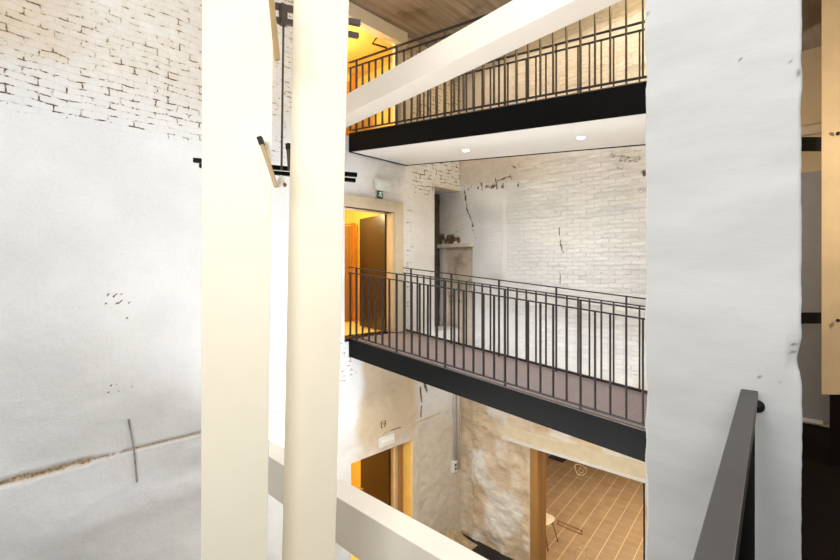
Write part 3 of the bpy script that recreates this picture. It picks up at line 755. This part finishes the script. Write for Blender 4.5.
# ================================================================ FIXTURES ON THE BACK WALL
def wall_box(u0, v0, u1, v1, off=.002):
    a = on_back(u0, v0); b = on_back(u1, v1); return a, b
a = on_back(373.5, 184); b = on_back(388.5, 184); zc = on_back(381, 186).z
t = thing('emergency_light', 'white box light above the open middle door', 'emergency light', (a.x, BACK, zc-.1), 'emergency lights over the doors')
child(MB().box(a.x, b.x, BACK-.07, BACK-.015, zc-.09, zc+.10), 'housing', M['plastic'], t, bevel=.012)
child(MB().box(a.x+.02, b.x-.02, BACK-.078, BACK-.07, zc-.07, zc+.06), 'diffuser', M['signwhite'], t, bevel=.004)
s = on_back(379.5, 194); w = .068; h = .085
t = thing('exit_sign', 'small green exit sign with white figure above the middle door', 'sign', (s.x, BACK, s.z))
child(MB().box(s.x-w, s.x+w*.75, BACK-.03, BACK-.018, s.z-h, s.z+h*.85), 'plate', M['green'], t)
fg = MB(); Y = BACK-.033
def st(pts, r):
    fg.tube([(s.x+x, Y, s.z+z) for x, z in pts], r, 6)
st([(.012, .045), (.012, .052)], .014); st([(.0, .028), (-.012, -.008), (.016, -.028), (.004, -.058)], .010); st([(-.012, -.008), (-.030, -.036), (-.048, -.038)], .009)
st([(.0, .028), (.026, .010), (.038, .022)], .007); st([(.0, .028), (-.028, .018), (-.034, -.004)], .007)
child(fg, 'running_figure', M['signwhite'], t)

a = on_back(377, 440); b = on_back(392, 436); zc = on_back(384.5, 439.5).z
t = thing('emergency_light', 'white box light fixed above the lower brown door', 'emergency light', (a.x, BACK, zc-.1), 'emergency lights over the doors')
child(MB().box(a.x, b.x, BACK-.075, BACK-.015, zc-.085, zc+.085), 'housing', M['plastic'], t, bevel=.012)
child(MB().box(a.x+.02, b.x-.02, BACK-.09, BACK-.075, zc-.02, zc+.03), 'diffuser', M['signwhite'], t, bevel=.005)
s = on_back(382.3, 424)
t = thing('exit_sign', 'tiny beige sign with dark symbol above the lower box light', 'sign', (s.x, BACK, s.z))
child(MB().box(s.x-.055, s.x+.055, BACK-.03, BACK-.02, s.z-.06, s.z+.06), 'plate', M['creamwall'], t)
fg = MB(); Y = BACK-.033
st([(-.02, .05), (-.045, .05), (-.045, -.05), (-.02, -.05)], .006); st([(.012, .05), (.046, .05), (.046, -.01), (.02, -.045)], .006); st([(-.01, .02), (.01, -.005), (.03, .02)], .006)
child(fg, 'symbol', M['ink'], t)
s = on_back(452, 465)
t = thing('socket_box', 'white electrical box at the foot of the corner pipes', 'socket box', (s.x, BACK, s.z))
child(MB().box(s.x-.06, s.x+.06, BACK-.09, BACK-.012, s.z-.12, s.z+.10), 'housing', M['plastic'], t, bevel=.01)
child(MB().box(s.x-.015, s.x+.03, BACK-.095, BACK-.088, s.z-.0, s.z+.05), 'socket', M['ink'], t)
child(MB().box(s.x-.015, s.x+.03, BACK-.095, BACK-.088, s.z-.07, s.z-.03), 'socket', M['ink'], t)
for u, r, lab, zend in ((454.8, .022, 'left grey pipe running down the lower wall corner to white box', s.z+.09), (458.2, .03, 'right grey pipe running down the lower wall corner', s.z-.12)):
    p = on_back(u, 420, .05)
    o = MB().tube([(p.x, p.y, -1.42), (p.x, p.y, zend)], r, 10).build('wall_pipe', M['pipe'], smooth=True); tag(o, lab, 'pipe', 'corner pipes')

# loose plaster heap in the lower corner
mb = MB(); c0 = on_back(450, 536)
n1, n2 = 60, 34
for i in range(n1+1):
    for j in range(n2+1):
        u_ = i/n1; v_ = j/n2
        x = SIDE-1.15+1.04*u_; y = BACK-.03-.5*v_
        hgt = .30*math.exp(-((u_-.62)/.32)**2)*math.exp(-(v_/.42)**2)
        hgt *= .3+1.4*float(fbm(np.array([x*14]), np.array([y*14]), 3, 5)[0])
        mb.v.append((x, y, FLOOR+max(.004, hgt)))
for i in range(n1):
    for j in range(n2):
        k = i*(n2+1)+j; mb.f.append((k, k+1, k+n2+2, k+n2+1)[::-1])
o = mb.build('plaster_rubble', M['rubble']); o['kind'] = 'stuff'; tag(o, 'heap of crumbled plaster in the lower wall corner', 'rubble')

# ================================================================ UPPER LANDING
q = at(350, 29.5, .0178)
t = thing('landing_lamp', 'bright wall lamp between dark bars on the upper yellow landing', 'lamp', q)
child(MB().bar(q+Vector((-.35, .0, 0)), q+Vector((.05, 0, 0)), .09, .08), 'tube', M['lamp'], t)
child(MB().bar(q+Vector((-.35, .06, -.0)), q+Vector((.06, .06, -.0)), .03, .16), 'back_plate', M['frame'], t)
# stair flight rising through the landing
mb = MB(); n = 9
for i in range(n):
    x = 3.85+.17*i; z = 2.17+.185*i
    mb.box(x, x+.19, 6.9, 7.9, max(2.165, z-.22), z+.185)
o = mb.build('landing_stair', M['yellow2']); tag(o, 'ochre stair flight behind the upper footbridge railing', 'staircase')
o = MB().tube([at(378, 36, .0172), at(372.5, 43.5, .0172), at(387, 48, .0172)], .018).build('conduit_bend', M['wood_dark']); tag(o, 'small bent dark pipe under the upper landing lintel', 'pipe')
p0 = at(380, 0, .0172)

# ================================================================ GLASS ROOM CONTENTS
cx, cy = 7.97, 4.36
t = thing('side_chair', 'cream shell chair with wooden legs behind the glass door', 'chair', (cx, cy, FLOOR))
mb = MB(); n = 14
ring0 = []
for lay, (rr, zz) in enumerate(((.0, .415), (.20, .42), (.245, .45), (.235, .465), (.0, .445))):
    for k in range(n):
        a_ = 2*math.pi*k/n; sx = (abs(math.cos(a_))**.6)*math.copysign(1, math.cos(a_)); sy = (abs(math.sin(a_))**.6)*math.copysign(1, math.sin(a_))
        mb.v.append((cx+rr*sx, cy+rr*sy, FLOOR+zz))
for lay in range(4):
    for k in range(n):
        mb.f.append((lay*n+k, lay*n+(k+1) % n, (lay+1)*n+(k+1) % n, (lay+1)*n+k))
child(mb, 'seat', M['seat'], t, smooth=True)
mb = MB()
for k in range(9):
    a_ = math.radians(50+80*k/8)
    for m_ in range(5):
        z = .47+.085*m_; r_ = .24+.012*m_
        mb.v.append((cx+r_*math.cos(a_)*1.1, cy+r_*math.sin(a_), FLOOR+z))
for k in range(8):
    for m_ in range(4):
        i0 = k*5+m_; mb.f.append((i0, i0+5, i0+6, i0+1))
bk = child(mb, 'backrest', M['seat'], t, smooth=True); sd = bk.modifiers.new('thick', 'SOLIDIFY'); sd.thickness = .018
for sx in (-1, 1):
    for sy in (-1, 1):
        child(MB().tube([(cx+sx*.15, cy+sy*.15, FLOOR+.425), (cx+sx*.20, cy+sy*.26, FLOOR+.004)], [.017, .010], 8), 'leg', M['wood_mid'], t, smooth=True)
fgp = ray(559.5, 457); tt = (FLOOR+.02)/fgp.z; fgp = fgp*tt
t = thing('floor_vent', 'dark rectangular floor vent far inside the glass room', 'vent', (fgp.x, fgp.y, FLOOR))
child(MB().box(fgp.x-.25, fgp.x+.25, fgp.y-.22, fgp.y+.22, FLOOR+.003, FLOOR+.03), 'frame', M['black'], t)
for k in range(5):
    child(MB().box(fgp.x-.2+.09*k, fgp.x-.16+.09*k, fgp.y-.19, fgp.y+.19, FLOOR+.03, FLOOR+.04), 'slat', M['greymetal'], t)

# ================================================================ GALLERY
# balustrade: dark handrail on a black panel, running from the pier past the camera
r0 = at(748, 389.5, .00505)
hd = Vector((564.7, 52.5, 0)).normalized(); hn = Vector((-hd.y, hd.x, 0))
tp = at(741, 388.6, .00505); tq = at(755, 390.5, .00505); wv = .068
ztop = tp.z
base = tp.copy(); base.z = GAL
t = thing('gallery_balustrade', 'dark flat handrail on a black panel in the right foreground', 'balustrade', base)
def along(d, o, z): p = tp - hd*d - hn*o; return Vector((p.x, p.y, z))
L = 3.2
child(MB().hexa([along(0, wv, ztop-.055), along(0, 0, ztop-.055), along(L, 0, ztop-.055), along(L, wv, ztop-.055),
                 along(0, wv, ztop), along(0, 0, ztop), along(L, 0, ztop), along(L, wv, ztop)]), 'handrail', M['rail'], t, bevel=.003)
pn = child(MB().hexa([along(.012, wv-.012, GAL-.1), along(.012, .030, GAL-.1), along(L, .030, GAL-.1), along(L, wv-.012, GAL-.1),
                 along(.012, wv-.012, ztop-.055), along(.012, .030, ztop-.055), along(L, .030, ztop-.055), along(L, wv-.012, ztop-.055)]), 'panel', M['smoke'], t)
child(MB().hexa([along(.004, wv-.011, GAL-.1), along(.004, wv-.018, GAL-.1), along(.013, wv-.018, GAL-.1), along(.013, wv-.011, GAL-.1),
                 along(.004, wv-.011, ztop-.06), along(.004, wv-.018, ztop-.06), along(.013, wv-.018, ztop-.06), along(.013, wv-.011, ztop-.06)]), 'panel_edge', M['edge'], t)
e = along(0.02, wv+.0, ztop-.075)
child(MB().tube([e, e+hd*(PX-e.x+.01)], .028, 14), 'wall_bracket', M['black'], t, smooth=True)

# post, steel flats and grey door at the end of the gallery
pt = .0085
p0 = at(821.5, 272, pt); zb = (HZ-395)*pt; ztp = 2.415
rt_ = Vector((ST, -CT, 0)); fw = Vector((ray(821.5, 272).x, ray(821.5, 272).y, 0)).normalized()
def pbox(a, d, w, z0, z1): 
    q = [a, a+rt_*w, a+rt_*w+fw*d, a+fw*d]
    return MB().hexa([(v.x, v.y, z0) for v in q]+[(v.x, v.y, z1) for v in q])
t = thing('timber_post', 'limed timber post with bolt holes at the far right edge', 'post', (p0.x, p0.y, GAL))
child(pbox(p0, .18, .36, zb, ztp), 'shaft', M['post'], t, bevel=.006)
child(pbox(p0+rt_*.07+fw*.02, .14, .24, GAL, zb), 'foot', M['darkfloor'], t)
for v in (133.5, 320.5):
    c_ = at(838, v, pt-.0001); child(MB().tube([c_+fw*.02, c_-fw*.012], .014, 10), 'bolt', M['black'], t)
for v0, v1, lab in ((137.5, 151, 'upper black steel flat between the pier and timber post'), (312.5, 323.5, 'lower black steel flat between the pier and timber post')):
    tt = .0098
    a_ = at(780, (v0+v1)/2, tt); b_ = at(836, (v0+v1)/2, tt)
    o = MB().bar(a_, b_, .03, (v1-v0)*tt).build('steel_flat', M['black']); tag(o, lab, 'steel bar', 'black bars behind the pier')
def corr(u, v): r = ray(u, v); return r*(6.38/r.x)
a_ = corr(790, 128); b_ = corr(840, 128)
struct(MB().box(6.33, 6.40, b_.y, .42, corr(810, 135).z, corr(810, 126).z).build('trim_9', M['frame'], bevel=.006))
struct(MB().box(6.37, 6.40, corr(829, 200).y, .42, corr(810, 422).z+.03, corr(810, 172).z).build('door_5', M['greypanel']))
struct(MB().box(6.355, 6.39, corr(823, 200).y, .42, corr(810, 422).z, corr(810, 418.5).z).build('trim_10', M['plastic']))

# ================================================================ LIGHT
def area(name, loc, rot, sx, sy, power, col=(1, 1, 1)):
    l = bpy.data.lights.new(name, 'AREA'); l.shape = 'RECTANGLE'; l.size = sx; l.size_y = sy; l.energy = power; l.color = col
    o = bpy.data.objects.new(name, l); C.objects.link(o); o.location = loc; o.rotation_euler = rot; return o
def point(name, loc, power, col, r=.1):
    l = bpy.data.lights.new(name, 'POINT'); l.energy = power; l.color = col; l.shadow_soft_size = r
    o = bpy.data.objects.new(name, l); C.objects.link(o); o.location = loc; return o
def aim(o, target):
    o.rotation_euler = (Vector(target)-o.location).to_track_quat('-Z', 'Y').to_euler()
area('skylight', (1.5, 1.7, 5.25), (0, 0, 0), 2.6, 3.0, 205, (.95, .975, 1))
k = area('side_fill', (-2.4, -.2, 1.3), (0, 0, 0), 2.4, 2.2, 205, (.95, .975, 1)); aim(k, (7.0, 2.4, .2))  # added unseen fill lamp; the left wall has no window
area('void_light', (6.2, 3.2, 4.0), (0, 0, 0), 1.4, 4.0, 44, (1, .94, .82))
area('bridge_fill', (5.0, 3.2, 1.2), (0, 0, 0), 1.0, 3.2, 50, (.96, .98, 1))  # added fill lamp between the bridges, without a fitting
area('floor_bounce_fill', (3.3, 2.9, -2.7), (math.pi, 0, 0), 1.0, 4.0, 175, (.95, .97, 1))  # added upward lamp imitating light thrown back by the floor
WARM = (1.0, .83, .42)
point('landing_glow_middle', (4.55, 7.0, 1.2), 95, WARM)
point('landing_glow_lower', (4.7, 7.2, -3.1), 70, WARM)
point('landing_glow_upper', (4.2, 6.6, 3.7), 100, WARM)
point('yellow_glow', (6.3, 1.2, 3.95), 60, (1, .74, .26))
area('glass_room_light', (9.5, 2.6, -2.8), (0, 0, 0), 4.0, 4.0, 165, (1, .90, .74))
area('lower_hall_fill', (4.1, 3.2, -2.05), (0, 0, 0), 1.6, 3.2, 100, (1, .95, .86))  # added fill for the lower level, not a fitting of the hall
point('corridor_light', (4.5, -1.1, .9), 80, (1, .88, .70))

w = bpy.data.worlds.new('world'); SC.world = w; w.use_nodes = True
bg = w.node_tree.nodes['Background']; bg.inputs[0].default_value = (.94, .97, 1, 1); bg.inputs[1].default_value = .6

# ================================================================ CAMERA
cam = bpy.data.cameras.new('camera'); co = bpy.data.objects.new('camera', cam); C.objects.link(co)
cam.sensor_width = 36; cam.lens = F/840*36; cam.shift_y = (HZ-280)/840; cam.clip_start = .02
co.location = (0, 0, 0); co.rotation_euler = (math.pi/2, 0, -math.atan2(CT, ST))
SC.camera = co
SC.view_settings.view_transform = 'Standard'; SC.view_settings.look = 'None'; SC.view_settings.exposure = 0.0
SC.cycles.max_bounces = 8; SC.cycles.diffuse_bounces = 4; SC.cycles.transparent_max_bounces = 12
SC.cycles.sample_clamp_indirect = 6.0; SC.cycles.caustics_reflective = False; SC.cycles.caustics_refractive = False
SC.cycles.use_denoising = True
